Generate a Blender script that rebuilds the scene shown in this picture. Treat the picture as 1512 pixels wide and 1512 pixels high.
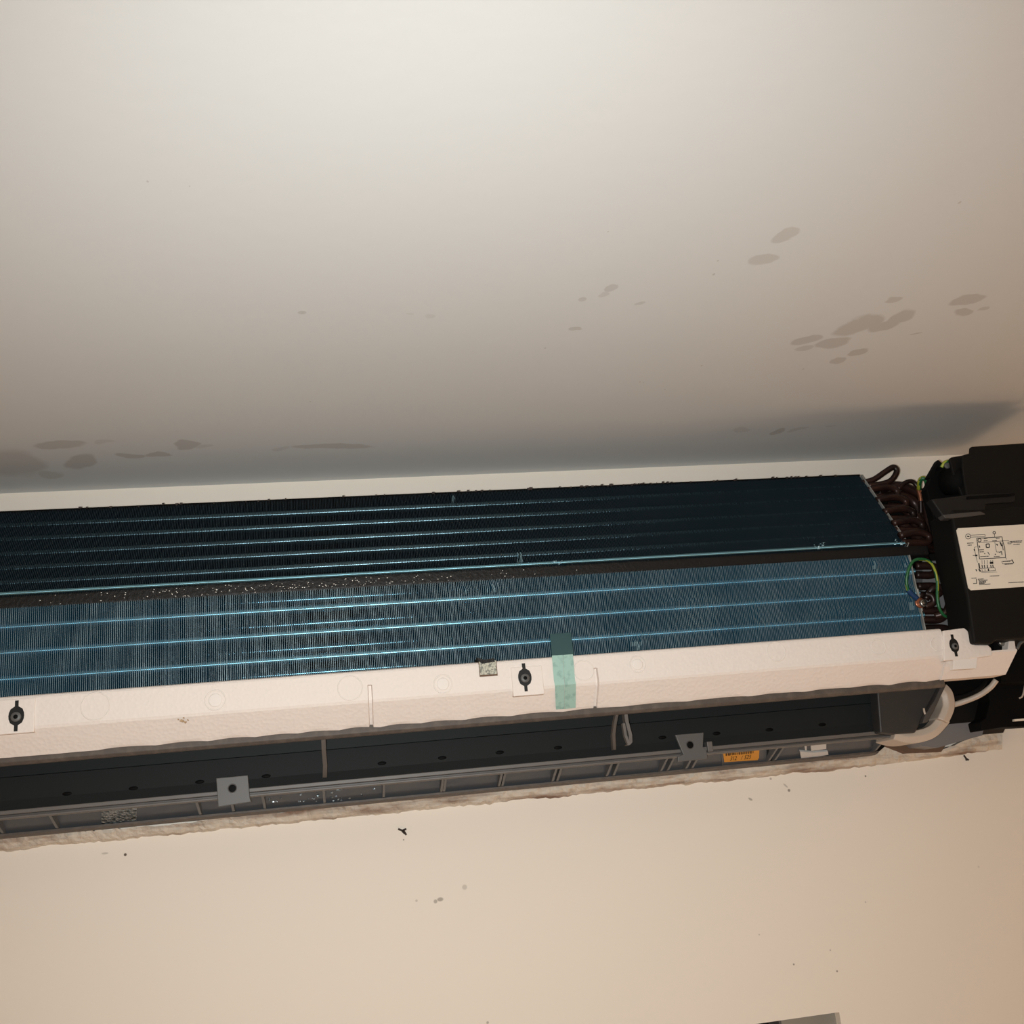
import bpy, bmesh, math, random
from mathutils import Vector, Matrix, noise as mnoise
random.seed(7)
for o in list(bpy.data.objects): bpy.data.objects.remove(o)
S = bpy.context.scene
COL = S.collection

# ------------------------------------------------------------------ camera
F = 1512.0                                   # focal length in pixels of the 1512 px frame
CX = Vector((0.98335158, -0.04625623, 0.17572717))     # world x (along the wall) in image axes
CY = Vector((-0.15416493, 0.29955278, 0.94154198))     # world y (into the wall)
CU = Vector((-0.09619174, -0.95295776, 0.28743461))    # world up
D = 1.20                                     # camera to wall
HC = 0.4177                                  # ceiling above the lens
Z0 = 2.5 - HC                                # lens height over the floor
cam_d = bpy.data.cameras.new('camera'); cam = bpy.data.objects.new('camera', cam_d); COL.objects.link(cam)
cam_d.sensor_width = 36; cam_d.lens = 36 * F / 1512; cam_d.clip_start = 0.01
right = Vector((CX[0], CY[0], CU[0])); down = Vector((CX[1], CY[1], CU[1])); fwd = Vector((CX[2], CY[2], CU[2]))
M3 = Matrix((right, -down, -fwd)).transposed().to_4x4()
cam.matrix_world = Matrix.Translation((0, -D, Z0)) @ M3
S.camera = cam

# ------------------------------------------------------------------ world, lights, exposure
W = bpy.data.worlds.new('world'); S.world = W; W.use_nodes = True
W.node_tree.nodes['Background'].inputs[0].default_value = (1, .8, .6, 1)
W.node_tree.nodes['Background'].inputs[1].default_value = 0.02
# the phone's flash, a few centimetres from the lens
fl = bpy.data.lights.new('phone_flash', 'SPOT'); fl.energy = 32.5; fl.color = (.95, 1.0, 1.0)
fl.spot_size = math.radians(114); fl.spot_blend = 1.0; fl.shadow_soft_size = .006
flo = bpy.data.objects.new('phone_flash', fl); COL.objects.link(flo)
flo.matrix_world = Matrix.Translation(Vector((0, -D, Z0)) + right * -.014 + down * .004) @ M3 @ Matrix.Rotation(math.radians(-7), 4, 'X')
# warm lamp low at right; unseen left lamp and downlight added as fill
for (lx, ly, lz, e) in ((2.0, -.50, .75, 22), (-1.75, -.8, .7, 7.5)):
    L = bpy.data.lights.new('warm_side_light', 'POINT'); L.energy = e; L.color = (1, .69, .45); L.shadow_soft_size = .28
    lo = bpy.data.objects.new('warm_side_light', L); COL.objects.link(lo); lo.location = (lx, ly, lz)
L = bpy.data.lights.new('downward_fill', 'AREA'); L.shape = 'DISK'; L.size = .25; L.energy = 6; L.color = (1, .78, .56)
lo = bpy.data.objects.new('downward_fill', L); COL.objects.link(lo); lo.location = (.2, -2.2, 2.47)
vs = S.view_settings
vs.view_transform = 'Standard'; vs.look = 'None'; vs.gamma = 1.0; vs.use_curve_mapping = False; vs.exposure = 0.0

# ------------------------------------------------------------------ measuring helpers
def ray(px, py):
    r = Vector((px - 756, py - 756, F)); return Vector((CX.dot(r), CY.dot(r), CU.dot(r)))
def P(px, py, d):                # point at distance d in front of the wall, unit frame (x, y=-d, z above lens)
    w = ray(px, py); k = (D - d) / w[1]; return Vector((w[0] * k, -d, w[2] * k))
def PL(px, py, p0, p1):          # point on the sloping plane through profile points p0, p1 given as (d, z)
    b = (p1[1] - p0[1]) / (p1[0] - p0[0]); a = p0[1] - b * p0[0]
    w = ray(px, py); k = (a + b * D) / (w[2] + b * w[1]); return Vector((w[0] * k, k * w[1] - D, w[2] * k))
def PC(px, py):                  # point on the ceiling
    w = ray(px, py); k = HC / w[2]; return Vector((w[0] * k, w[1] * k - D, HC))

# ------------------------------------------------------------------ materials
def mat(name, col, rough=.6, metal=0., spec=.5, bump=None, var=None, coat=0.):
    m = bpy.data.materials.new(name); m.use_nodes = True; nt = m.node_tree; b = nt.nodes['Principled BSDF']
    b.inputs['Base Color'].default_value = (*col, 1); b.inputs['Roughness'].default_value = rough
    b.inputs['Metallic'].default_value = metal; b.inputs['Specular IOR Level'].default_value = spec
    b.inputs['Coat Weight'].default_value = coat
    tc = nt.nodes.new('ShaderNodeTexCoord')
    if var:                       # (second colour, scale, low, high)
        n = nt.nodes.new('ShaderNodeTexNoise'); n.inputs['Scale'].default_value = var[1] if not isinstance(var[1], tuple) else 1; n.inputs['Detail'].default_value = 6
        r = nt.nodes.new('ShaderNodeValToRGB'); r.color_ramp.elements[0].position = var[2]; r.color_ramp.elements[1].position = var[3]
        r.color_ramp.elements[0].color = (*col, 1); r.color_ramp.elements[1].color = (*var[0], 1)
        src = tc.outputs['Object']
        if isinstance(var[1], tuple):
            mpn = nt.nodes.new('ShaderNodeMapping'); mpn.inputs['Scale'].default_value = var[1]; nt.links.new(src, mpn.inputs['Vector']); src = mpn.outputs[0]
        nt.links.new(src, n.inputs['Vector']); nt.links.new(n.outputs['Fac'], r.inputs['Fac'])
        nt.links.new(r.outputs['Color'], b.inputs['Base Color'])
    if bump:                      # (kind, scale, strength, distance)
        if bump[0] == 'voronoi':
            n = nt.nodes.new('ShaderNodeTexVoronoi'); out = n.outputs['Distance']
        else:
            n = nt.nodes.new('ShaderNodeTexNoise'); n.inputs['Detail'].default_value = 5; out = n.outputs['Fac']
        n.inputs['Scale'].default_value = bump[1]
        bp = nt.nodes.new('ShaderNodeBump'); bp.inputs['Strength'].default_value = bump[2]; bp.inputs['Distance'].default_value = bump[3]
        nt.links.new(tc.outputs['Object'], n.inputs['Vector']); nt.links.new(out, bp.inputs['Height'])
        nt.links.new(bp.outputs['Normal'], b.inputs['Normal'])
    return m

def stained(name, col, stains, tint, warp, rough=.75, bump=(60, .12, .002), amp=.012, soft=.72):
    """Painted surface with wet stains and specks: each (cx, cy, half length, half width, angle, strength)."""
    m = mat(name, col, rough, bump=('noise', bump[0], bump[1], bump[2])); nt = m.node_tree; N = nt.nodes; Lk = nt.links
    b = N['Principled BSDF']; geo = N.new('ShaderNodeNewGeometry')
    nz = N.new('ShaderNodeTexNoise'); nz.inputs['Scale'].default_value = warp; nz.inputs['Detail'].default_value = 4
    Lk.new(geo.outputs['Position'], nz.inputs['Vector'])
    sb = N.new('ShaderNodeVectorMath'); sb.operation = 'SUBTRACT'; Lk.new(nz.outputs['Color'], sb.inputs[0]); sb.inputs[1].default_value = (.5, .5, .5)
    sc = N.new('ShaderNodeVectorMath'); sc.operation = 'SCALE'; Lk.new(sb.outputs[0], sc.inputs[0]); sc.inputs['Scale'].default_value = amp
    ad = N.new('ShaderNodeVectorMath'); ad.operation = 'ADD'; Lk.new(geo.outputs['Position'], ad.inputs[0]); Lk.new(sc.outputs[0], ad.inputs[1])
    acc = None
    for (ax, c, hl, hw, ang, st) in stains:
        mp = N.new('ShaderNodeMapping'); mp.vector_type = 'TEXTURE'
        mp.inputs['Location'].default_value = c
        if ax == 'z': mp.inputs['Rotation'].default_value = (0, 0, ang); mp.inputs['Scale'].default_value = (hl, hw, 1)
        else: mp.inputs['Rotation'].default_value = (0, ang, 0); mp.inputs['Scale'].default_value = (hl, 1, hw)
        Lk.new((geo.outputs['Position'] if hl < .005 else ad.outputs[0]), mp.inputs['Vector'])
        ln = N.new('ShaderNodeVectorMath'); ln.operation = 'LENGTH'; Lk.new(mp.outputs[0], ln.inputs[0])
        mr = N.new('ShaderNodeMapRange'); mr.inputs['From Min'].default_value = 1.0; mr.inputs['From Max'].default_value = soft
        mr.inputs['To Min'].default_value = 0; mr.inputs['To Max'].default_value = st; Lk.new(ln.outputs['Value'], mr.inputs['Value'])
        if acc is None: acc = mr.outputs[0]
        else:
            mx = N.new('ShaderNodeMath'); mx.operation = 'MAXIMUM'; Lk.new(acc, mx.inputs[0]); Lk.new(mr.outputs[0], mx.inputs[1]); acc = mx.outputs[0]
    mix = N.new('ShaderNodeMix'); mix.data_type = 'RGBA'; mix.inputs[6].default_value = (*col, 1); mix.inputs[7].default_value = (*tint, 1)
    Lk.new(acc, mix.inputs[0]); Lk.new(mix.outputs[2], b.inputs['Base Color'])
    return m

MT = {}
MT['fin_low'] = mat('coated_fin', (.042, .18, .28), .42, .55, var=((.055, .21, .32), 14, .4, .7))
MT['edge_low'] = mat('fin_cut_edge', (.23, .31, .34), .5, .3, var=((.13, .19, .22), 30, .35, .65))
MT['bent_fin'] = mat('bent_fin_glint', (.36, .54, .60), .4, .5)  # paler than the coated fins, a glint painted on the bent ones
MT['edge_up'] = mat('dark_fin_cut_edge', (.035, .055, .07), .5, .4)
MT['fin_up'] = mat('dark_coated_fin', (.016, .042, .062), .45, .6, var=((.026, .055, .078), 10, .4, .7))  # upper coil gets darker fins, cut edges and tubes than the lower
def collared(name, col, rough):               # collars along the tube spread its gloss lengthwise
    m = mat(name, col, rough, .95); nt = m.node_tree; b = nt.nodes['Principled BSDF']; b.inputs['Anisotropic'].default_value = 1.0
    c = nt.nodes.new('ShaderNodeCombineXYZ'); c.inputs[0].default_value = 1; nt.links.new(c.outputs[0], b.inputs['Tangent']); return m
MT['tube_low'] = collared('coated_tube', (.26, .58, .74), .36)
MT['tube_up'] = collared('coated_tube_dark', (.22, .36, .42), .36)
MT['ridge'] = collared('coated_ridge', (.30, .60, .72), .42)
MT['seal'] = mat('black_wet_seal_foam', (.011, .0095, .0085), .45, spec=.25, bump=('noise', 260, .35, .002))
MT['galv'] = mat('galvanised_plate', (.46, .46, .43), .5, .4, var=((.30, .29, .27), 60, .4, .7))
MT['eps'] = mat('white_polystyrene', (.79, .705, .64), .7, bump=('voronoi', 260, .22, .0015))
MT['eps_mark'] = mat('polystyrene_mark', (.81, .74, .68), .75)
MT['stain'] = mat('brown_stain', (.42, .29, .17), .8)
MT['copper'] = mat('dark_copper', (.042, .018, .013), .36, .4, var=((.016, .009, .008), 45, .4, .65))
MT['copper_b'] = mat('bare_copper', (.42, .17, .10), .3, .8)
MT['lip'] = mat('brown_black_lip', (.075, .06, .05), .6, var=((.12, .095, .075), 120, .45, .75))
MT['cavity'] = mat('dark_outlet_plastic', (.0165, .0185, .0185), .5, spec=.12)
MT['endwall'] = mat('dark_end_plastic', (.03, .029, .028), .5)
MT['dimple'] = mat('dark_boss', (.003, .003, .003), .6, spec=.08)
MT['ledge'] = mat('grey_plastic_lip', (.12, .108, .098), .5)
MT['ledge2'] = mat('grey_plastic_groove', (.06, .054, .05), .5)
MT['bracket'] = mat('grey_bracket_plastic', (.095, .092, .088), .5)
MT['bay'] = mat('grey_bay_plastic', (.07, .076, .084), .22, var=((.085, .085, .085), 25, .4, .7), bump=('noise', 24, .35, .004))
MT['rib'] = mat('grey_rib_plastic', (.10, .10, .10), .4)
MT['box'] = mat('black_box_plastic', (.008, .0072, .0063), .6, spec=.15)
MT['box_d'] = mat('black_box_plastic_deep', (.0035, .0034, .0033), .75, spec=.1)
MT['box_t'] = mat('charcoal_tray_plastic', (.012, .0115, .011), .5, spec=.25)
MT['paper'] = mat('cream_label_paper', (.84, .75, .63), .65)
MT['ink'] = mat('label_ink', (.03, .026, .024), .8, spec=.1)
MT['orange'] = mat('orange_sticker', (.62, .27, .035), .5)
MT['green'] = mat('green_cable', (.015, .11, .035), .4)
MT['yellow'] = mat('yellow_stripe', (.34, .36, .035), .4)
MT['blue'] = mat('blue_sleeve', (.012, .045, .12), .4)
MT['tape'] = mat('pale_green_tape', (.34, .52, .45), .45, var=((.22, .36, .31), 140, .52, .72))
MT['tape_d'] = mat('dark_green_tape', (.07, .14, .14), .4)  # darker green for the top piece of the tape
MT['pad'] = mat('speckled_pad', (.52, .50, .40), .6, var=((.18, .18, .15), 500, .45, .6))
MT['foil'] = mat('bubbled_foil', (.34, .38, .40), .3, .7, bump=('voronoi', 300, .9, .003), var=((.10, .13, .14), 300, .45, .65))
MT['ivory'] = mat('ivory_plastic', (.52, .43, .35), .45)
MT['sheet'] = mat('grey_sheet', (.19, .18, .18), .5)
MT['white'] = mat('white_scrap', (.55, .53, .50), .6)
MT['plaster'] = mat('broken_plaster', (.62, .55, .46), .9, bump=('noise', 70, 1.0, .006), var=((.20, .125, .085), (14, 60, 110), .44, .70))
MT['hollow'] = mat('brown_hollow', (.13, .075, .045), .8)
MT['dark'] = mat('dark_speck', (.035, .022, .018), .7)
MT['screw'] = mat('screw_steel', (.35, .33, .30), .35, .9)
MT['winframe'] = mat('grey_window_frame', (.27, .25, .21), .5)
MT['glass'] = mat('night_glass', (.004, .004, .004), .06)
MT['floor'] = mat('warm_wood_floor', (.42, .27, .16), .45, var=((.33, .20, .11), 6, .4, .6))

# ------------------------------------------------------------------ mesh helpers
def link(name, me, material, parent=None):
    o = bpy.data.objects.new(name, me); COL.objects.link(o)
    if material and not me.materials: me.materials.append(material)
    if parent is not None: o.parent = parent
    return o
def mesh(name, vs_, fs, material, parent=None, smooth=False):
    me = bpy.data.meshes.new(name); me.from_pydata([tuple(v) for v in vs_], [], fs); me.update()
    bm = bmesh.new(); bm.from_mesh(me); bmesh.ops.recalc_face_normals(bm, faces=bm.faces[:]); bm.to_mesh(me); bm.free()
    if smooth:
        for p in me.polygons: p.use_smooth = True
    return link(name, me, material, parent)
def bevel(o, w, seg=2):
    m = o.modifiers.new('bevel', 'BEVEL'); m.width = w; m.segments = seg; m.limit_method = 'ANGLE'; m.angle_limit = math.radians(35)
    return o
def boxvf(x0, x1, d0, d1, z0, z1, off=0):
    v = [(x, -d, z) for x in (x0, x1) for d in (d0, d1) for z in (z0, z1)]
    f = [(0, 1, 3, 2), (4, 6, 7, 5), (0, 4, 5, 1), (2, 3, 7, 6), (0, 2, 6, 4), (1, 5, 7, 3)]
    return v, [tuple(i + off for i in q) for q in f]
def box(name, x0, x1, d0, d1, z0, z1, m, parent, bw=0):
    v, f = boxvf(x0, x1, d0, d1, z0, z1); o = mesh(name, v, f, m, parent)
    return bevel(o, bw) if bw else o
def prism(name, pts, d_front, d_back, m, parent, bw=0):
    """outline measured at the front plane, run back square to the wall"""
    n = len(pts); q = [P(x, y, d_front) for x, y in pts]
    v = [(p.x, -d_front, p.z) for p in q] + [(p.x, -d_back, p.z) for p in q]
    f = [tuple(range(n)), tuple(range(2 * n - 1, n - 1, -1))] + [(i, (i + 1) % n, n + (i + 1) % n, n + i) for i in range(n)]
    o = mesh(name, v, f, m, parent)
    return bevel(o, bw) if bw else o
def extrude_profile(name, prof, x0, x1, m, parent, closed=True, bw=0, smooth=False):
    n = len(prof); v = [(x0, -d, z) for d, z in prof] + [(x1, -d, z) for d, z in prof]
    rng = range(n) if closed else range(n - 1)
    f = [(i, (i + 1) % n, n + (i + 1) % n, n + i) for i in rng]
    if closed: f += [tuple(range(n)), tuple(range(2 * n - 1, n - 1, -1))]
    o = mesh(name, v, f, m, parent, smooth)
    return bevel(o, bw) if bw else o
def catmull(pts, k=6):
    pts = [Vector(p) for p in pts]; q = [pts[0] * 2 - pts[1]] + pts + [pts[-1] * 2 - pts[-2]]; out = []
    for i in range(1, len(q) - 2):
        a, b, c, e = q[i - 1:i + 3]
        for j in range(k):
            t = j / k
            out.append(.5 * ((2 * b) + (c - a) * t + (2 * a - 5 * b + 4 * c - e) * t * t + (3 * b - a - 3 * c + e) * t ** 3))
    out.append(pts[-1]); return out
def tube(name, pts, r, m, parent, seg=10, k=6, m2=None, stripes=0):
    c = catmull(pts, k) if len(pts) > 2 else [Vector(p) for p in pts]
    v = []; f = []; up = Vector((0, 0, 1)); n0 = None
    for i, p in enumerate(c):
        t = (c[min(i + 1, len(c) - 1)] - c[max(i - 1, 0)]).normalized()
        if n0 is None: n0 = t.cross(Vector((.13, .37, .9))).normalized()
        n0 = (n0 - t * n0.dot(t)).normalized(); b0 = t.cross(n0)
        for j in range(seg):
            a = 2 * math.pi * j / seg; v.append(p + (n0 * math.cos(a) + b0 * math.sin(a)) * r)
    for i in range(len(c) - 1):
        for j in range(seg): f.append((i * seg + j, i * seg + (j + 1) % seg, (i + 1) * seg + (j + 1) % seg, (i + 1) * seg + j))
    f.append(tuple(range(seg))); f.append(tuple((len(c) - 1) * seg + j for j in range(seg)))
    o = mesh(name, v, f, m, parent, True)
    if m2:
        o.data.materials.append(m2)
        for q in range((len(c) - 1) * seg):
            i, j = divmod(q, seg)
            if (j + int(i * stripes)) % seg in (0, 1, 2): o.data.polygons[q].material_index = 1
    return o
def disc(name, c, r, h, m, parent, seg=24, rz=None, prof=None):
    """round boss standing off a vertical face at c (front centre), facing the room"""
    prof = prof or [(1, 0), (1, .7), (.85, 1), (0, 1)]; rz = rz or r; v = []; f = []
    for (s, t) in prof[:-1]:
        for j in range(seg):
            a = 2 * math.pi * j / seg; v.append((c.x + r * s * math.cos(a), c.y - h * t, c.z + rz * s * math.sin(a)))
    v.append((c.x, c.y - h * prof[-1][1], c.z)); k = len(prof) - 1
    for i in range(k - 1):
        for j in range(seg): f.append((i * seg + j, i * seg + (j + 1) % seg, (i + 1) * seg + (j + 1) % seg, (i + 1) * seg + j))
    for j in range(seg): f.append(((k - 1) * seg + j, (k - 1) * seg + (j + 1) % seg, len(v) - 1))
    return mesh(name, v, f, m, parent, True)
def ring(name, c, r, w, m, parent, seg=28):
    v = []; f = []; k = 6
    for i in range(seg):
        a = 2 * math.pi * i / seg
        for j in range(k):
            b = 2 * math.pi * j / k
            v.append((c.x + (r + w * math.cos(b)) * math.cos(a), c.y - w * .8 * math.sin(b), c.z + (r + w * math.cos(b)) * math.sin(a)))
    for i in range(seg):
        for j in range(k): f.append((i * k + j, i * k + (j + 1) % k, ((i + 1) % seg) * k + (j + 1) % k, ((i + 1) % seg) * k + j))
    return mesh(name, v, f, m, parent, True)
def tag(o, label=None, cat=None, group=None, kind=None):
    for k, v in (('label', label), ('category', cat), ('group', group), ('kind', kind)):
        if v: o[k] = v
    return o

# ------------------------------------------------------------------ the setting
def structure(o, label=None): o['kind'] = 'structure'; return tag(o, label)
def stain_c(x1, y1, x2, y2, w, st):
    a, b = PC(x1, y1), PC(x2, y2); m = (a + b) / 2; v = b - a
    k = (m - Vector((0, -D, 0))).length / F
    return ('z', (m.x, m.y, 2.5), max(v.length / 2, w * k) * (1.15 if w > 2.1 else 1), w * k * (2.3 if w > 2.1 else 1.5), math.atan2(v.y, v.x), st)
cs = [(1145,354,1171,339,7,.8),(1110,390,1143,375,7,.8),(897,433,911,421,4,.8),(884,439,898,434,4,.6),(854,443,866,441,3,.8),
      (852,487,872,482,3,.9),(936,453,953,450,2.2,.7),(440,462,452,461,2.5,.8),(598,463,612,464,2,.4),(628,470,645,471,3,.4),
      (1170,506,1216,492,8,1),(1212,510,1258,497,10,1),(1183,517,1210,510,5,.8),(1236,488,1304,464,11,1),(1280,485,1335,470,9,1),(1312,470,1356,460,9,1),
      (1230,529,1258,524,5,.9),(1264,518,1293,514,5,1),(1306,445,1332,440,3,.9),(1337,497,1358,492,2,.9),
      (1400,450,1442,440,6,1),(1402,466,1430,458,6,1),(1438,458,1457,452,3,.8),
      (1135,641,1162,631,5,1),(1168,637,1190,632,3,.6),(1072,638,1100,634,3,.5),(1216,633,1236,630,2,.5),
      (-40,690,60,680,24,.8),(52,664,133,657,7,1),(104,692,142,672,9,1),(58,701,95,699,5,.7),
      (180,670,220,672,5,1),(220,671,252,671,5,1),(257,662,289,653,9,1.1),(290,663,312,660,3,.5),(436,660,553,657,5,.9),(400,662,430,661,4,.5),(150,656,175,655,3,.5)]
stains = [stain_c(*q) for q in cs]
for (x, y, r) in [(218,268,1.6),(1054,405,2),(1060,385,1.4),(447,462,1.6),(805,514,1.5),(1036,540,1.4),(945,564,1.2),(1186,545,1.4),(1417,299,2),
                  (1275,477,1.6),(458,593,1.2),(898,342,1.2),(280,275,1),(982,575,1.2),(950,565,1)]:
    stains.append(stain_c(x - 1, y, x + 1, y, r, 3.2))
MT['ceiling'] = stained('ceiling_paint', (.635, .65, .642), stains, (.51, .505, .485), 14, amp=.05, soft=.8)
def stain_w(px, py, r, st, ang=0, asp=1.):
    p = P(px, py, 0); k = .00083
    return ('y', (p.x, 0, p.z + Z0), r * k, r * k * asp, ang, st)
ws = [stain_w(185,1262,2.2,1.0),stain_w(155,1260,5,.35,0,.3),stain_w(650,1328,5,.55,0,.6),stain_w(643,1331,3,.5),stain_w(686,1310,4,.3),stain_w(615,1330,2,.3),
      stain_w(1138,1150,2,.5),stain_w(1165,1167,2.5,.7),stain_w(1108,1180,4,.5,.6,.5),stain_w(1160,1160,5,.4,.8,.3),stain_w(1278,1146,1.6,.8),
      stain_w(1172,1424,1.6,.7),stain_w(1236,1434,1.6,.7),stain_w(1226,1403,1.4,.4),stain_w(596,1240,1.2,.7),stain_w(1278,1332,1.5,.3),stain_w(1121,1380,1.5,.3),
      stain_w(1445,1280,2,.2),stain_w(720,1510,2,.5)]
MT['wall'] = stained('wall_paint', (.86, .775, .67), ws, (.12, .085, .06), 30, amp=.002, soft=.6)
MT['plain'] = mat('room_wall_paint', (.74, .66, .55), .8, bump=('noise', 60, .1, .002))

def slabs(name, bxs, m):
    v = []; f = []
    for b in bxs:
        a, c = boxvf(*b, off=len(v)); v += a; f += c
    return mesh(name, v, f, m)
XL, XR, YF = -2.1, 2.4, 3.4
wr = P(1239, 1494.5, 0); WX1 = wr.x; WX0 = WX1 - 1.0; WZ1 = wr.z + Z0; WZ0 = WZ1 - .9
structure(slabs('wall_back', [(XL, WX0, -.12, 0, 0, 2.5), (WX1, XR, -.12, 0, 0, 2.5), (WX0, WX1, -.12, 0, WZ1, 2.5), (WX0, WX1, -.12, 0, 0, WZ0)], MT['wall']))
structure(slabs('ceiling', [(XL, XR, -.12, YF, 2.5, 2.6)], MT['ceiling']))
structure(slabs('floor', [(XL, XR, -.12, YF, -.1, 0)], MT['floor']))
structure(slabs('wall_left', [(XL - .1, XL, -.12, YF, 0, 2.5)], MT['plain']))
structure(slabs('wall_right', [(XR, XR + .1, -.12, YF, 0, 2.5)], MT['plain']))
structure(slabs('wall_front', [(XL, XR, YF, YF + .1, 0, 2.5)], MT['plain']))
# window under the unit: grey stile, thin pale bead, night glass
fw = .066
win = structure(slabs('window_1', [(WX1 - fw, WX1, -.05, -.012, WZ0, WZ1), (WX0, WX0 + fw, -.05, -.012, WZ0, WZ1),
                                   (WX0 + fw, WX1 - fw, -.05, -.03, WZ0, WZ0 + .05)], MT['winframe']))
b_ = slabs('window_bead', [(WX1 - fw - .003, WX1 - fw, -.05, -.010, WZ0 + .05, WZ1)], MT['bracket']); b_.parent = win
g_ = slabs('pane', [(WX0 + fw, WX1 - fw - .003, -.048, -.042, WZ0 + .05, WZ1)], MT['glass']); g_.parent = win

# rough plaster left bare along the foot of the unit
top = [(-60,1240),(0,1236),(60,1231),(140,1226),(200,1221),(260,1218),(330,1207),(400,1201),(470,1192),(560,1183),(640,1175),(720,1166),(800,1156),(880,1149),(960,1143),
       (1040,1135),(1120,1130),(1200,1123),(1285,1116),(1296,1102),(1306,1094),(1318,1093),(1328,1103),(1338,1111),(1360,1112),(1385,1109),(1400,1103),(1430,1092),(1448,1084),(1462,1077),(1474,1074),(1480,1078)]
def wallfoot(px): return 1258 - .0977 * px if px < 1300 else 1131 - (px - 1300) * .135
n = 240; rows = 5; v = []; f = []
def topy(px):
    for a, b in zip(top, top[1:]):
        if a[0] <= px <= b[0]: return a[1] + (b[1] - a[1]) * (px - a[0]) / (b[0] - a[0])
for i in range(n + 1):
    px = -60 + (1480 + 60) * i / n
    y0 = topy(px) + random.uniform(-1.5, 1.5); y1 = wallfoot(px) + random.uniform(-1.2, 1.2) + mnoise.noise(Vector((px * .02, 0, 0))) * 3
    for j in range(rows):
        t = j / (rows - 1); d = [.011, .0095, .008, .005, -.001][j] + (random.uniform(-.0015, .0015) if j < 4 else 0)
        p = P(px, y0 + (y1 - y0) * t, d); v.append((p.x, p.y, p.z + Z0))
    p = P(px, y0, .011); v.append((p.x, .001, p.z + Z0))
k = rows + 1
for i in range(n):
    for j in range(rows - 1): f.append((i * k + j, i * k + j + 1, (i + 1) * k + j + 1, (i + 1) * k + j))
    f.append((i * k + rows, i * k, (i + 1) * k, (i + 1) * k + rows))
structure(mesh('trim_1', v, f, MT['plaster']))

# ------------------------------------------------------------------ the air conditioner
AC = bpy.data.objects.new('air_conditioner', None); COL.objects.link(AC); AC.location = (0, 0, Z0)
tag(AC, 'wall air conditioner with its cover off, blue coils, white foam tray and black control box', 'air conditioner')
X0, X1 = -.50, .652
back = extrude_profile('back_chassis', [(0, .05), (.03, .045), (.05, .06), (.055, .12), (.05, .30), (.03, .34), (0, .34)], X0 - .04, .80, MT['box'], AC)

UT, UB = (.080, .3685), (.150, .2600)         # upper coil face, top and bottom (d, z)
LT, LB = (.150, .2465), (.150, .138)          # lower coil face
def fins(name, top_, bot, depth, m, thick, pitch, x1, bends, jitter):
    a = Vector((0, -top_[0], top_[1])); b = Vector((0, -bot[0], bot[1])); ax = b - a
    nrm = Vector((0, ax.z, -ax.y)).normalized()
    if nrm.y > 0: nrm = -nrm
    v = []; f = []; N = 24; x = X0; i = 0; bent = set()
    while x < x1:
        hot = set(); base = len(v); jx = random.uniform(-1, 1) * jitter; lean = random.gauss(0, jitter * .7)
        for s in range(N + 1):
            t = s / N; p = a + ax * t; dx = jx
            for (bx, bt, rx, rt, amt) in bends:
                e = ((x - bx) / rx) ** 2 + ((t - bt) / rt) ** 2
                if e < 4: dx += amt * math.exp(-e) * (.6 + .8 * random.random())
                if e < 1 and amt > .0015 and random.random() < .5 * (1 - e): hot.add(s)
            fr = p + nrm * random.uniform(-.0003, .0003); bk = p - nrm * depth
            for (q, w, off) in ((fr, thick / 2, dx + lean), (bk, thick / 2, 0)):
                v.append((x + off - w, q.y, q.z)); v.append((x + off + w, q.y, q.z))
        for s in range(N):
            o = base + s * 4; q = o + 4
            if s in hot: bent.update((len(f), len(f) + 2))
            f += [(o, o + 1, q + 1, q), (o + 1, o + 3, q + 3, q + 1), (o, q, q + 2, o + 2)]
        f.append((base, base + 2, base + 3, base + 1))
        x += pitch; i += 1
    me = bpy.data.meshes.new(name); me.from_pydata(v, [], f); me.update()
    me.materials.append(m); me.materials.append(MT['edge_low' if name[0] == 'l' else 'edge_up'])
    for q in range(len(me.polygons)):
        if q % (3 * N + 1) % 3 == 0 and q % (3 * N + 1) < 3 * N: me.polygons[q].material_index = 1
    me.materials.append(MT['bent_fin'])
    for q in bent: me.polygons[q].material_index = 2
    o = link(name, me, m, AC); o['kind'] = 'stuff'; return o, a, ax, nrm

def px_t(px, py, T, B):                       # where a pixel falls on a coil face: (x, share from top)
    if abs(T[0] - B[0]) < 1e-6: p = P(px, py, T[0])
    else: p = PL(px, py, T, B)
    return p.x, (T[1] - p.z) / (T[1] - B[1])
bl = []
for (px, py, rx, rt, amt) in [(940,948,.008,.06,.0022),(726,868,.006,.05,.0022),(688,872,.008,.03,.0018),(1118,912,.009,.12,.0012),(1292,834,.005,.06,.0025),(1340,840,.008,.12,.0022),
                              (1080,868,.006,.06,.001),(665,930,.003,.5,.0009),(1345,890,.004,.06,.002),(1000,890,.03,.04,.0012),(1250,905,.03,.03,.0012),(1200,950,.04,.03,.0012),(1330,870,.05,.03,.0014),(850,985,.05,.04,.001)]:
    x, t = px_t(px, py, LT, LB); bl.append((x, t, rx, rt, amt))
bu = []
for (px, py, rx, rt, amt) in [(765,822,.007,.10,.0016),(823,832,.008,.04,.003),(667,735,.003,.06,.002),(653,780,.003,.02,.0025),(1200,793,.012,.06,.0012),(1213,806,.004,.03,.003),(1335,795,.01,.08,.0018),(685,800,.002,.1,.0012)]:
    x, t = px_t(px, py, UT, UB); bu.append((x, t, rx, rt, amt))
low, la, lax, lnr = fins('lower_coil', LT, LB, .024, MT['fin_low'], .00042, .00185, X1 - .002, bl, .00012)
upc, ua, uax, unr = fins('upper_coil', UT, UB, .024, MT['fin_up'], .00036, .00170, X1, bu, .00008)
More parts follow.
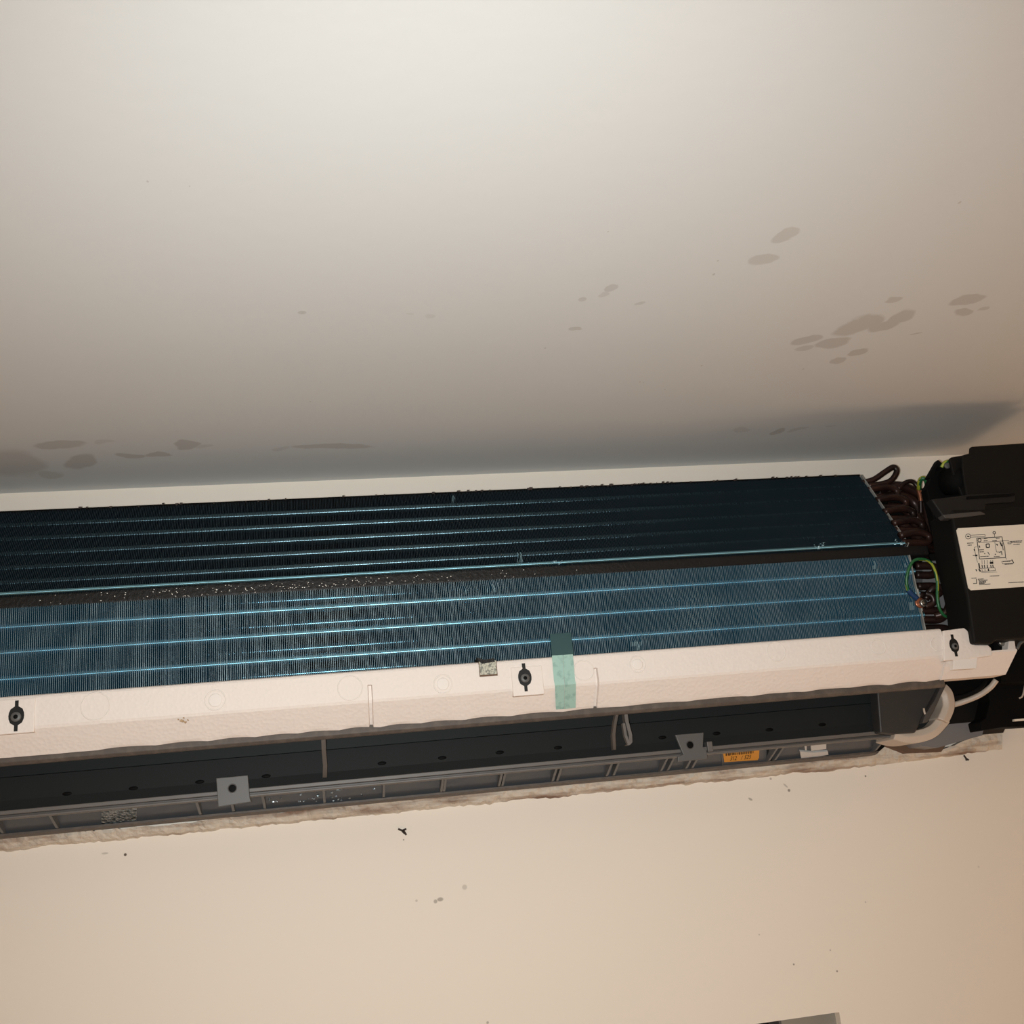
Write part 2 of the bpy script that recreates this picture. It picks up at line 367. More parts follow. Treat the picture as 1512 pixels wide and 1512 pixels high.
low['label'] = 'bright blue upright fin coil'; upc['label'] = 'dark navy sloping fin coil'
def hbar(name, p, r, x1, m, parent, seg=14): return tube(name, [(X0, p.y, p.z), (x1, p.y, p.z)], r, m, parent, seg=seg)
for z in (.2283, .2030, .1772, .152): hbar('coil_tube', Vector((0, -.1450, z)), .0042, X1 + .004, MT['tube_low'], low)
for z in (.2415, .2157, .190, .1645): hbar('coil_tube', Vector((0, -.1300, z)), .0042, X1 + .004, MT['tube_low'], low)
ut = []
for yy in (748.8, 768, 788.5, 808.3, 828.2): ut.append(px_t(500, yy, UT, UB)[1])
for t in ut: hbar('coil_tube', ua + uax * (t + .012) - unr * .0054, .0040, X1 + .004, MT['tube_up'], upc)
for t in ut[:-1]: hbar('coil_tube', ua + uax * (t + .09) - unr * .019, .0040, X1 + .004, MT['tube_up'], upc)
# rolled bright lower edge of the upper coil
eb = ua + uax * .985
hbar('bottom_edge_tube', eb - unr * .0006, .0020, X1 - .002, MT['ridge'], upc, 16)
# dark strip closing the top of the fins
mesh('coil_top_strip', [(x, -d, z) for x in (X0, X1) for d, z in ((.0808, .3682), (.0800, .3696), (.052, .3560), (.050, .3490))], [(0, 1, 5, 4), (1, 2, 6, 5), (2, 3, 7, 6), (3, 0, 4, 7), (0, 3, 2, 1), (4, 5, 6, 7)], MT['box_d'], upc)
# end plates
def plate(name, T, B, depth, proud, m, parent, x):
    a = Vector((0, -T[0], T[1])); b = Vector((0, -B[0], B[1])); ax = b - a; nr = Vector((0, ax.z, -ax.y)).normalized()
    if nr.y > 0: nr = -nr
    q = [a + nr * proud, b + nr * proud, b - nr * depth, a - nr * depth]
    v = [(x, p.y, p.z) for p in q] + [(x + .0012, p.y, p.z) for p in q]
    return mesh(name, v, [(0, 1, 2, 3), (7, 6, 5, 4)] + [(i, (i + 1) % 4, 4 + (i + 1) % 4, 4 + i) for i in range(4)], m, parent)
plate('end_plate', UT, UB, .026, .0008, MT['galv'], upc, X1 + .0015)
plate('end_plate', LT, LB, .026, .0012, MT['galv'], low, X1 - .001)
# folded flange of the lower end plate, seen edge on beside the fins
for (x0, y0, x1, y1) in [(1352,843,1366,930)]:
    a = P(1357, 870, .1515); b = P(1366, 884, .1515)
    box('mounting_tab', P(1353, 868, .1515).x, X1 + .001, .149, .1522, P(1360, 902, .1515).z, P(1360, 869, .1515).z, MT['galv'], low, .0004)
# dirt crumbs along the top edge
v = []; f = []
for i in range(70):
    x = random.choice((random.uniform(-.36, .62), random.uniform(.1, .6))); s = random.uniform(.0004, .0013); z = UT[1] + random.uniform(0, .0012)
    a, c = boxvf(x - s * random.uniform(.6, 2), x + s, UT[0] - s, UT[0] + s + .0005, z - .001, z + s * random.uniform(.5, 1.6), len(v)); v += a; f += c
mesh('dirt_crumbs', v, f, MT['dark'], upc)['kind'] = 'stuff'
# torn bits of fin on the ridge
for (px, py, w) in [(823, 832, 9), (1213, 806, 4), (1205, 808, 5), (1325, 801, 10)]:
    p = PL(px, py, UT, UB); v = []; f = []
    for i in range(9):
        c = p + Vector((random.uniform(-1, 1) * w * .0007, -.002 - random.random() * .003, random.uniform(-.003, .003))); s = random.uniform(.0006, .0022)
        base = len(v); v += [c + Vector((random.uniform(-s, s), random.uniform(-s, s) * .6, random.uniform(-s, s))) for _ in range(4)]
        f += [(base, base + 1, base + 2), (base, base + 2, base + 3), (base, base + 1, base + 3), (base + 1, base + 2, base + 3)]
    mesh('torn_fin', v, f, MT['bent_fin'], upc)
extrude_profile('sealing_strip', [(.146, .2615), (.146, .247), (.118, .240), (.118, .2615)], X0, P(1372, 812, .146).x, MT['seal'], AC, bw=.002)
# water drops clinging to the seal
v = []; f = []
for i in range(170):
    px = random.gauss(430, 170); c = Vector((P(max(px, -20), 880, .146).x, -.1462, random.uniform(.2485, .2580))); s = random.uniform(.0003, .0008); b = len(v)
    v += [c + Vector((-s * 1.6, 0, 0)), c + Vector((0, 0, s)), c + Vector((s * 1.6, 0, 0)), c + Vector((0, 0, -s)), c + Vector((0, -s, s * .3))]
    f += [(b, b + 1, b + 4), (b + 1, b + 2, b + 4), (b + 2, b + 3, b + 4), (b + 3, b, b + 4)]
o = mesh('water_drop_glints', v, f, MT['screw'], AC, True); o['kind'] = 'stuff'
# casing behind the coils so that nothing shines through
extrude_profile('fan_housing', [(.113, .135), (.113, .235), (.100, .275), (.052, .352), (.03, .345), (.03, .135)], X0, X1 - .01, MT['box_d'], AC)

# ------------------------------------------------------------------ copper bends and pipes on the coil ends
def PT(l): return [P(*q) for q in l]
def pipe(l, r, name='copper_pipe', m='copper'): return tube(name, PT(l), r, MT[m], AC, seg=12)
pipe([(1272,713,.082),(1290,708,.085),(1308,696,.09),(1319,690,.092),(1324,696,.092),(1316,709,.09),(1300,715,.088),(1282,717,.086)], .0036, 'return_bend')
pipe([(1326,722,.09),(1336,713,.09),(1346,711,.09),(1354,718,.09),(1359,733,.09),(1360,760,.085)], .0028, 'copper_pipe', 'copper')
pipe([(1356,722,.0925),(1359,733,.0925),(1360,740,.092)], .0029, 'copper_pipe', 'copper_b')
for i, (x, y) in enumerate([(1293,728),(1306,743),(1317,760),(1330,777),(1340,795)]):
    d = .09 + .014 * i
    pipe([(x - 12, y - 4, d), (x + 14, y - 9, d), (x + 30, y - 4, d), (x + 30, y + 5, d), (x + 14, y + 6, d), (x - 8, y + 6, d)], .0042, 'return_bend')
pipe([(1300,722,.075),(1325,717,.08),(1348,724,.08),(1362,735,.08),(1368,760,.08),(1372,800,.09)], .0055)
pipe([(1300,735,.07),(1330,732,.075),(1352,745,.075),(1362,780,.08),(1368,815,.09)], .0065)
pipe([(1310,748,.075),(1335,752,.08),(1350,770,.085),(1356,800,.09),(1366,830,.1)], .006)
pipe([(1325,770,.08),(1345,785,.09),(1360,800,.1),(1380,812,.1)], .006)
pipe([(1340,803,.142),(1356,803,.144),(1372,806,.14),(1388,812,.13)], .004)
pipe([(1340,758,.095),(1352,762,.1),(1362,775,.1),(1370,800,.1)], .005)
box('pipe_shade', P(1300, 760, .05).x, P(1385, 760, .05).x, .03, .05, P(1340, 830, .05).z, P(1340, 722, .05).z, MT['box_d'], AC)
for (x, y, w) in [(1366,842,16),(1368,872,20),(1370,908,24),(1372,934,34)]:
    pipe([(x - 14, y - 6, .135), (x + w * .6, y - 6, .137), (x + w, y, .138), (x + w * .6, y + 7, .137), (x - 14, y + 7, .135)], .0045, 'return_bend')
pipe([(1366,885,.14),(1376,870,.146),(1390,868,.148),(1400,880,.15),(1401,893,.15),(1395,905,.148),(1380,910,.142)], .0042, 'return_bend')
pipe([(1366,876,.144),(1376,880,.146),(1378,890,.145),(1366,896,.142)], .0038, 'return_bend')
prism('side_panel', [(1362,828),(1395,828),(1432,950),(1362,950)], .118, .10, MT['sheet'], AC)

# ------------------------------------------------------------------ polystyrene drip tray
FD = .190; FT = .154; FBV = .1236; FBT = .1005
tray_end = P(1396, 960, FD).x
gro = [P(547, 1030, FD).x, P(882, 1010, FD).x]
xs = []; x = X0
while x < tray_end: xs.append(x); x += .004
for g in gro: xs += [g - .0022, g - .0014, g + .0014, g + .0022]
xs = sorted(set(xs + [tray_end])); v = []; f = []
for x in xs:
    gd = any(abs(x - g) < .0016 for g in gro); ins = .0045 if gd else 0
    w = .0014 * abs(math.sin(x * 62 + math.sin(x * 9) * 2)) + .0006 * mnoise.noise(Vector((x * 40, 0, 0))) if x > -.22 else .0007 * mnoise.noise(Vector((x * 60, 3, 0)))
    zt = FT; bl_ = .1475 if gd else None
    prof = [(.152, FT), (FD - .003, FT), (FD - .0008, FT - .0012), (FD, FT - .003), (FD - ins * .0, FBV + .016), (FD - ins, FBV + .0155), (FD - ins, FBV + .0015), (FD - .0012 - ins, FBV - .001),
            (.1712 - ins, FBT + .0025 + w * .4), (.1690 - ins, FBT + w), (.165 - ins, FBT + w * .6), (.12, FBT)]
    v += [(x, -d, z) for d, z in prof]
n = len(prof)
for i in range(len(xs) - 1):
    for j in range(n): f.append((i * n + j, i * n + (j + 1) % n, (i + 1) * n + (j + 1) % n, (i + 1) * n + j))
f += [tuple(range(n)), tuple((len(xs) - 1) * n + j for j in range(n))]
tray = mesh('foam_tray', v, f, MT['eps'], AC); tray['label'] = 'white polystyrene drip tray'
# right-hand end of the tray
end = prism('tray_end', [(1393,931),(1424,927),(1429,931),(1436,949),(1440,952),(1459,952),(1464,957),(1466,968),(1440,972),(1394,976)], FD + .0025, .15, MT['eps'], tray, .0012)
x9 = P(1503, 968, FD).x; v = []
for x, dx in ((tray_end - .0005, 0), (x9, 1)):
    for d, z in ((.15, FBV + .002), (FD + .0008, FBV + .002), (FD + .0008, FBV), (.1722, FBT + .0004), (.15, FBT + .0004)): v.append((x - dx * max(0, FBV - z) * .32, -d, z))
mesh('tray_end', v, [(i, (i + 1) % 5, 5 + (i + 1) % 5, 5 + i) for i in range(5)] + [(0, 1, 2, 3, 4), (9, 8, 7, 6, 5)], MT['eps'], tray)
prism('clip_recess', [(1408,973),(1444,969),(1442,987),(1408,989)], FD + .0018, FD - .006, MT['eps_mark'], tray, .0006)
# raised pads round the screws
for (a, b, c, e) in [(-20, 51, 1033, 1084), (756, 802, 984, 1027)]:
    p0 = P(a, (c + e) / 2, FD + .0015); p1 = P(b, (c + e) / 2 - 3, FD + .0015)
    box('screw_pad', p0.x, p1.x, FD - .01, FD + .0015, P((a + b) / 2, e, FD).z, min(P((a + b) / 2, c, FD).z, FT - .0015), MT['eps'], tray, .0008)
for (px, py, dd) in [(24, 1057, FD + .0017), (775, 1000, FD + .0017), (1409, 953, FD + .0027)]:
    c = P(px, py, dd); sl = []
    h, wv = (.0140, .0062) if px != 1409 else (.0120, .0048)
    for t in (-1, -.72, -.62, -.45, -.2, 0, .2, .45, .62, .72, 1): sl.append((t, .0016 if abs(t) > .6 else wv * math.sqrt(max(0, 1 - (t / .66) ** 2)) + .0006))
    v = [(c.x - w, c.y, c.z + t * h) for t, w in sl] + [(c.x + w, c.y, c.z + t * h) for t, w in sl]
    v += [(x_, y_ + .0022, z_) for x_, y_, z_ in v]; m_ = len(sl); f = []
    for i in range(m_ - 1):
        f += [(i, i + 1, m_ + i + 1, m_ + i), (i, 2 * m_ + i, 2 * m_ + i + 1, i + 1), (m_ + i, m_ + i + 1, 3 * m_ + i + 1, 3 * m_ + i)]
    mesh('screw_slot', v, f, MT['box_t'], tray)
    disc('screw_head', c + Vector((.0, -.0001, -.001)), wv * .72, .0018, MT['bracket'], tray, 16)
    disc('screw_recess', c + Vector((.0, -.002, -.001)), wv * .32, .0004, MT['dimple'], tray, 10)
# moulding marks
for (px, py, r, dbl) in [(141,1043,19,0),(318,1034,14,1),(517,1016,17.5,0),(654,1010,13.5,1),(862,990,15,0),(941,981,12.5,1),(1146,962,15,0),(1297,955,12,0),(1384,951,11,0)]:
    c = P(px, py, FD); k = .00067
    ring('moulding_ring', c, r * k, .0006, MT['eps_mark'], tray)
    if dbl: disc('moulding_disc', c, r * k * .68, .0007, MT['eps_mark'], tray)
# small speckled pad let into the tray edge, with a black scrap above it
a = P(709, 998, FD); b = P(732, 976, FD)
box('pad_recess', a.x - .0006, b.x + .0006, FD - .01, FD + .0004, a.z - .001, FT + .0002, MT['hollow'], tray)
box('speckled_pad', a.x, b.x, FD - .01, FD + .0009, a.z + .0006, FT + .0003, MT['pad'], tray, .0004)
prism('black_scrap', [(704,971),(714,974),(729,972),(731,977),(712,980),(707,976)], FD + .0012, FD - .02, MT['seal'], tray)
for (cx, cy, rr) in ((268, 1064, 3.2), (273, 1066, 2.4), (277, 1063, 1.4), (263, 1062, 1.3), (271, 1060, 1.5)):
    prism('brown_stain', [(cx + rr * random.uniform(.6, 1.2) * math.cos(a * .7), cy + .7 * rr * random.uniform(.6, 1.2) * math.sin(a * .7)) for a in range(9)], FD - .0002, FD - .004, MT['stain'], tray)
# two strips of green tape folded from the coil over the tray
def strip(name, l, r, m, parent):
    v = []; k = len(l)
    for (x, y, d) in l: v.append(P(x, y, d))
    for (x, y, d) in r: v.append(P(x, y, d))
    v += [p + Vector((0, .0006, 0)) for p in v]
    f = [(i, i + 1, k + i + 1, k + i) for i in range(k - 1)]; f += [tuple(2 * k + j for j in q) for q in f]
    f += [(i, i + 1, 2 * k + i + 1, 2 * k + i) for i in range(k - 1)] + [(k + i, k + i + 1, 3 * k + i + 1, 3 * k + i) for i in range(k - 1)]
    return mesh(name, v, f, m, parent)
e = .0008
strip('tape_strip', [(815,968,FD+e),(818,1004,FD+e+.0004),(819.5,1012,FD+e),(821,1047.5,.1735)], [(831,967,FD+e),(833,1004,FD+e+.0004),(833.5,1011,FD+e),(833,1047,.1735)], MT['tape'], tray)
strip('tape_strip', [(831.5,967,FD+e+.0006),(833.5,1004,FD+e+.001),(834,1011,FD+e+.0006),(833.5,1047,.1741)], [(846,966,FD+e+.0006),(849,1003,FD+e+.001),(850.5,1010,FD+e+.0006),(850,1045,.1741)], MT['tape'], tray)
strip('tape_top', [(812,936,.153),(815,968,FD-.001)], [(843,934,.153),(847,966,FD-.001)], MT['tape_d'], tray)

# ------------------------------------------------------------------ air outlet
OX1 = P(1392, 1040, .12).x
lipx = P(1394, 1010, .166).x
extrude_profile('outlet_lip', [(.168, .1035), (.1685, .0965), (.166, .0935), (.160, .0935), (.160, .1035)], X0, lipx, MT['lip'], AC, bw=.0008)
cav = [(.100, .056), (.097, .066), (.094, .0885), (.0905, .0895), (.088, .128), (.160, .128), (.160, .132), (.058, .132), (.058, .056)]
cavity = extrude_profile('outlet_cavity', cav, X0, OX1, MT['cavity'], AC)
for (px, py) in [(99,1172),(197,1164),(295,1154.5),(393,1146),(564,1127),(653,1119),(738,1111),(824,1104),(978,1089),(1058,1083),(1136,1077.5),(1214,1070)]:
    p = PL(px, py, (.097, .066), (.094, .0885))
    disc('outlet_dimple', p + Vector((0, .0006, 0)), .0046, .0012, MT['dimple'], cavity, 14, .0019)
# front edge of the outlet floor: two rails with a groove
LED = .1045
def rail(z_off, h, d0, d1, x0, x1, m, name='outlet_ledge'):
    return box(name, x0, x1, d0, d1, .0562 - z_off - h, .0562 - z_off, MT[m], AC, .0006)
br1 = (P(319, 1150, .11).x, P(371, 1150, .11).x); br2 = (P(1003, 1100, .11).x, P(1044, 1100, .11).x)
ledge_end = P(1322, 1082, LED).x
rail(-.0005, .0040, .085, LED, X0, ledge_end, 'ledge')
rail(.0035, .0026, .085, LED - .002, X0, ledge_end, 'ledge2', 'outlet_groove')
rail(.0055, .0022, .085, LED - .0006, X0, ledge_end, 'ledge')
# brackets
def bracket(pts, hole, nm='fixing_bracket'):
    o = prism(nm, pts, .110, .106, MT['bracket'], AC, .0006)
    c = P(*hole, .1102)
    disc('bracket_hole', c, .0036, .0003, MT['dimple'], o, 16); ring('hole_rim', c, .0040, .0005, MT['ledge2'], o, 18)
bracket([(319,1149),(366,1144.5),(369,1178),(371,1184),(322,1191.5)], (343,1164))
bracket([(997,1085),(1039,1081.5),(1038,1104),(1043,1106),(1045,1120),(1001,1125),(1001,1117),(1009,1114)], (1019,1100))
box('bracket_block', br2[1] + .001, br2[1] + .007, .09, .108, P(1046, 1110, .108).z, P(1046, 1095, .108).z, MT['ledge'], AC, .0005)
# vertical strut and the two hooks
def bar(l, w, th, m, name):
    pts = PT(l); v = []; f = []
    for p in pts: v += [p + Vector((-w, 0, 0)), p + Vector((w, 0, 0)), p + Vector((w, th, 0)), p + Vector((-w, th, 0))]
    for i in range(len(pts) - 1):
        for j in range(4): f.append((i * 4 + j, i * 4 + (j + 1) % 4, i * 4 + 4 + (j + 1) % 4, i * 4 + 4 + j))
    f += [(0, 1, 2, 3), tuple(len(v) - 4 + j for j in range(4))]
    return mesh(name, v, f, MT[m], AC)
bar([(477.5,1090,.158),(478,1105,.15),(480,1130,.125),(479.5,1148,.106)], .0021, .006, 'ledge', 'outlet_strut')
bar([(912,1052,.160),(908.5,1068,.15),(906.5,1085,.13),(907.5,1107,.107)], .0016, .008, 'ledge', 'outlet_hook')
bar([(924,1052,.160),(926,1066,.158),(931,1085,.156),(931.5,1096,.154),(928,1100,.154)], .0018, .010, 'ledge', 'outlet_hook')
bar([(921,1068,.158),(924,1086,.155),(929,1099,.154)], .0014, .006, 'ledge', 'outlet_hook')

# ribbed underside between the outlet floor and the wall
BT, BB = (.060, .0565), (.034, .0365)
extrude_profile('underside_lip', [(.040, .0372), (.040, .0352), (.03, .033), (.004, .033), (.004, .0372)], X0, P(1296, 1105, .04).x, MT['lip'], AC)
bay_end = P(1294, 1105, .05).x
v = []; bays = extrude_profile('underside_panel', [BT, BB, (.01, .0365), (.01, .0565)], X0, bay_end, MT['bay'], AC)
def rib(px, py):
    p = PL(px, py, BT, BB)
    w = .0013
    vv = [(p.x + s * w, -d, z) for s in (-1, 1) for d, z in ((.075, .0500), (.045, .0380), (.03, .0365), (.05, .055))]
    mesh('underside_rib', vv, [(0, 1, 2, 3), (7, 6, 5, 4), (0, 4, 5, 1), (1, 5, 6, 2), (2, 6, 7, 3), (3, 7, 4, 0)], MT['rib'], bays)
for px in (5, 85, 296, 345, 391, 479, 566, 651, 655, 736, 741, 815, 822, 895, 905, 975, 985, 1012, 1021, 1134, 1143, 1291): rib(px, 1222 - .0945 * px)
def patch(name, pts, m, lift=.0006, parent=None):
    b = (BT[1] - BB[1]) / (BT[0] - BB[0]); nr = Vector((0, -1, -1 / b * 1)).normalized(); nr = Vector((0, -(BT[1] - BB[1]), -(BT[0] - BB[0]))).normalized()
    q = [PL(x, y, BT, BB) for x, y in pts]; n = len(q)
    v = [p + nr * lift for p in q] + [p - nr * .0004 for p in q]
    return mesh(name, v, [tuple(range(n)), tuple(range(2 * n - 1, n - 1, -1))] + [(i, (i + 1) % n, n + (i + 1) % n, n + i) for i in range(n)], MT[m], parent or bays)
patch('foil_patch', [(150,1194),(202,1190),(202,1211),(190,1210),(178,1213),(162,1216),(150,1219)], 'foil', .0012)
patch('white_scrap', [(1196,1098),(1219,1095),(1219,1104),(1197,1107)], 'white', .002)
patch('white_scrap', [(1180,1107),(1200,1109),(1221,1107),(1222,1112),(1200,1116),(1182,1118)], 'white', .0025)
patch('white_scrap', [(1187,1099),(1190,1098),(1190,1106),(1188,1106)], 'white', .002)
patch('clear_sleeve', [(1064,1102),(1131,1098),(1131,1127),(1066,1131)], 'rib', .0008)
patch('orange_sticker', [(1066,1104),(1121,1099),(1120,1118),(1118,1121),(1069,1124)], 'orange', .0014)
patch('dark_bay_block', [(1132,1098),(1143,1097),(1146,1122),(1133,1123)], 'box_t', .001)
# glints on the wet bays, modelled as pale foil-coloured flecks
v = []; f = []
for i in range(34):
    px = random.choice((random.uniform(396, 410), random.uniform(462, 474), random.uniform(487, 508), random.uniform(400, 560))); py = 1222 - .0945 * px + random.uniform(-9, 9)
    c = PL(px, py, BT, BB); sz = random.uniform(.0004, .0016); k = len(v)
    for a in range(7): v.append(c + Vector((sz * random.uniform(.5, 1.4) * math.cos(a * .9), -.0010, sz * random.uniform(.4, 1.2) * math.sin(a * .9))))
    v.append(c + Vector((0, -.0016, 0))); f += [(k + a, k + (a + 1) % 7, k + 7) for a in range(7)]
mesh('water_drop_glints', v, f, MT['foil'], bays)['kind'] = 'stuff'
# sticker print: a row of code bars and the digits
for i in range(26):
    px = 1071 + i * 1.62; w = random.choice((.45, .7, 1.1)); yo = -.094 * (px - 1071)
    patch('code_bar', [(px, 1108.5 + yo), (px + w, 1108.5 + yo), (px + w, 1114.6 + yo - random.random()), (px, 1114.6 + yo)], 'ink', .0017)
def text(body, p, size, xdir, updir, m, parent, name, ys=1.):
    cu = bpy.data.curves.new(name, 'FONT'); cu.body = body; cu.size = size; cu.align_x = 'LEFT'
    t = bpy.data.objects.new(name, cu); COL.objects.link(t); bpy.context.view_layer.update()
    me = bpy.data.meshes.new_from_object(t.evaluated_get(bpy.context.evaluated_depsgraph_get())); bpy.data.objects.remove(t)
    xd = xdir.normalized(); ud = (updir - xd * updir.dot(xd)).normalized(); nd = xd.cross(ud)
    for vv in me.vertices: vv.co = p + xd * vv.co.x + ud * vv.co.y * ys + nd * vv.co.z
    me.materials.clear(); return link(name, me, MT[m], parent)
nrb = Vector((0, -(BT[1] - BB[1]), -(BT[0] - BB[0]))).normalized()
upb = Vector((0, -(BT[0] - BB[0]), BT[1] - BB[1])).normalized()
for (tx, px, py) in (('312', 1076.5, 1121.4), ('/', 1093, 1120), ('525', 1097.5, 1119.6)):
    text(tx, PL(px, py, BT, BB) + nrb * .0018, .0056, Vector((1, 0, 0)), upb, 'ink', bays, 'sticker_digits', 1.75)

# right end of the outlet: end wall, ivory drain elbow, grey sheet, dark gaps
prism('outlet_end_wall', [(1294,1004),(1392,1000),(1384,1018),(1366,1050),(1352,1082),(1322,1084),(1300,1082)], .118, .10, MT['endwall'], AC, .0015)
tube('outlet_clip', PT([(1364,1046,.121),(1366,1054,.122),(1371,1056,.122)]), .0012, MT['ivory'], AC, 8)
prism('end_bracket', [(1392,1008),(1397,1012),(1378,1052),(1370,1066),(1362,1068),(1366,1056),(1380,1034)], .124, .10, MT['ledge2'], AC, .0008)
def ribbon(name, pts, hw, d0, d1, m, parent):
    c = catmull([(x, y, 0) for x, y in pts], 6); v = []; f = []
    for i, p in enumerate(c):
        t = (c[min(i + 1, len(c) - 1)] - c[max(i - 1, 0)]).normalized(); nn = Vector((-t.y, t.x, 0))
        w = hw if not isinstance(hw, (list, tuple)) else hw[0] + (hw[1] - hw[0]) * i / (len(c) - 1)
        a = P(*(p + nn * w).xy, d1); b = P(*(p - nn * w).xy, d1); mid = P(*p.xy, d1 + .003)
        v += [a, mid, b, Vector((b.x, -d0, b.z)), Vector((a.x, -d0, a.z))]
    for i in range(len(c) - 1):
        for j in range(5): f.append((i * 5 + j, i * 5 + (j + 1) % 5, i * 5 + 5 + (j + 1) % 5, i * 5 + 5 + j))
    f += [tuple(range(5)), tuple(len(v) - 5 + j for j in range(5))]
    return bevel(mesh(name, v, f, MT[m], parent), .001)
prism('grey_sheet', [(1396,1046),(1460,1024),(1463,1040),(1450,1086),(1420,1094),(1385,1104),(1362,1102),(1350,1092)], .05, .02, MT['sheet'], AC)
prism('dark_gap', [(1385,1002),(1500,998),(1500,1015),(1462,1022),(1400,1042)], .075, .06, MT['box_d'], AC)
tube('black_cable', PT([(1404,1031,.10),(1425,1027,.11),(1445,1017,.12),(1456,1004,.12)]), .0030, MT['box_d'], AC, 10)
tube('ivory_pipe', PT([(1402,1042,.09),(1420,1037,.10),(1445,1027,.11),(1462,1015,.12),(1471,1004,.125)]), .0032, MT['ivory'], AC, 10)
ribbon('drain_elbow', [(1391,1016),(1399,1026),(1401,1044),(1393,1064)], 9, .09, .118, 'ivory', AC)
ribbon('drain_elbow', [(1396,1060),(1380,1078),(1362,1086),(1342,1088),(1322,1083)], 9.5, .07, .112, 'ivory', AC)
prism('brown_hollow', [(1300,1098),(1318,1092),(1345,1100),(1398,1098),(1390,1110),(1340,1112),(1325,1106)], .02, .008, MT['hollow'], AC)
prism('dark_gap', [(1292,1094),(1308,1090),(1318,1092),(1300,1108),(1292,1114)], .03, .01, MT['box_d'], AC)
prism('black_end_block', [(1459,1022),(1486,1001),(1560,996),(1560,1070),(1512,1073),(1480,1074),(1450,1079),(1447,1066),(1456,1060),(1462,1035)], .09, .065, MT['box_d'], AC, .001)
prism('dark_gap', [(1484,935),(1580,930),(1580,1004),(1478,1008)], .12, .09, MT['box_d'], AC)
prism('dark_gap', [(1470,1005),(1540,1002),(1540,1068),(1464,1070)], .06, .01, MT['box_d'], AC)
prism('end_rail', [(1498,1062),(1560,1057),(1560,1061),(1498,1065)], .094, .08, MT['paper'], AC)
tube('side_clip', PT([(1505,1031,.1),(1510,1027,.1),(1514,1010,.1)]), .001, MT['ivory'], AC, 8)

# ------------------------------------------------------------------ control box
BX = .200
cbox = prism('control_box', [(1404,752),(1440,752),(1580,744),(1580,940),(1512,943),(1471,945),(1466,951),(1438,950),(1428,880),(1414,820)], BX, .155, MT['box'], AC, .0025)
cbox['label'] = 'black plastic control box'
prism('upper_cover', [(1432.5,661),(1436,659),(1512,654),(1580,649),(1580,760),(1431,766),(1428,735),(1422,700),(1420,673),(1432,670)], BX - .004, .1925, MT['box'], cbox, .0015)
prism('stepped_flange', [(1402,678),(1405,675),(1420,672.5),(1432,669),(1440,730),(1422,735),(1408,700)], BX - .014, .182, MT['box'], cbox, .001)
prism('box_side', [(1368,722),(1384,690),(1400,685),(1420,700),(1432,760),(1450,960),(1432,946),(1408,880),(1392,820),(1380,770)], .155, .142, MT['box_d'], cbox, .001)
prism('box_body', [(1448,668),(1580,662),(1580,760),(1450,766)], .1925, .174, MT['box'], cbox)
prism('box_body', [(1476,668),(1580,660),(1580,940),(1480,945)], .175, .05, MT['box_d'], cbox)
tube('cable_barrel', PT([(1398,712,.16),(1428,708,.185)]), .0155, MT['box_d'], cbox, 24)
prism('tray_ledge', [(1375,737),(1430,730),(1500,727),(1499,741),(1456,744),(1454,760),(1400,765),(1392,762)], BX - .001, .186, MT['box_t'], cbox, .0015)
prism('ledge_lip', [(1392,760),(1420,757),(1448,755),(1456,759),(1436,762),(1408,765),(1396,765)], BX + .001, BX - .01, MT['ledge2'], cbox, .0008)
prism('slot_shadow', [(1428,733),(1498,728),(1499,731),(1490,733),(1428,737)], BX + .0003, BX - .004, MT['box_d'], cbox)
prism('dark_bracket', [(1385,679),(1394,686),(1390,692),(1384,689),(1374,706),(1370,705)], .162, .154, MT['box_d'], cbox)
lab = prism('wiring_label', [(1412.5,783),(1414.5,780),(1508,774.5),(1560,772),(1560,863),(1434,871.5),(1430,868)], BX + .0008, BX - .001, MT['paper'], cbox)
# printed wiring diagram
v = []; f = []
def zc(x, y): return (1382 + x / 11.63, 760 + y / 11.63)
def ln(x1, y1, x2, y2, w=.42):
    w *= 1.5
    a = Vector((*zc(x1, y1), 0)); b = Vector((*zc(x2, y2), 0)); t = (b - a).normalized(); nn = Vector((-t.y, t.x, 0)) * w / 2; k = len(v)
    for q in (a + nn, b + nn, b - nn, a - nn): v.append(P(q.x, q.y, BX + .0010))
    f.append((k, k + 1, k + 2, k + 3))
def pl(*q, w=.42):
    for a, b in zip(q, q[1:]): ln(*a, *b, w)
def words(x, y, L, sl=-.055, w=.75):
    p = x
    while p < x + L:
        g = random.uniform(10, 34); ln(p, y + (p - x) * sl, min(p + g, x + L), y + (min(p + g, x + L) - x) * sl, w); p += g + 4
def circ(x, y, r, w=.45, n=14): pl(*[(x + r * math.cos(2 * math.pi * i / n), y + r * math.sin(2 * math.pi * i / n)) for i in range(n + 1)], w=w)
circ(553, 373, 44, .6); ln(535, 372, 575, 375, 1.2); circ(1000, 308, 22, .8); ln(1005, 330, 1008, 385)
pl((600, 352), (842, 340), (845, 385)); pl((600, 385), (700, 382)); pl((600, 385), (835, 378))
pl((700, 405), (1135, 380), (1145, 450), (1180, 560), (1195, 735), (750, 760), (700, 405), w=.7)
pl((710, 480), (1140, 452)); circ(748, 438, 28, .7); pl((1010, 470), (1040, 640), (1110, 640)); pl((1135, 450), (1255, 445))
pl((860, 505), (915, 500), (920, 560), (865, 565), (860, 505), w=.9)
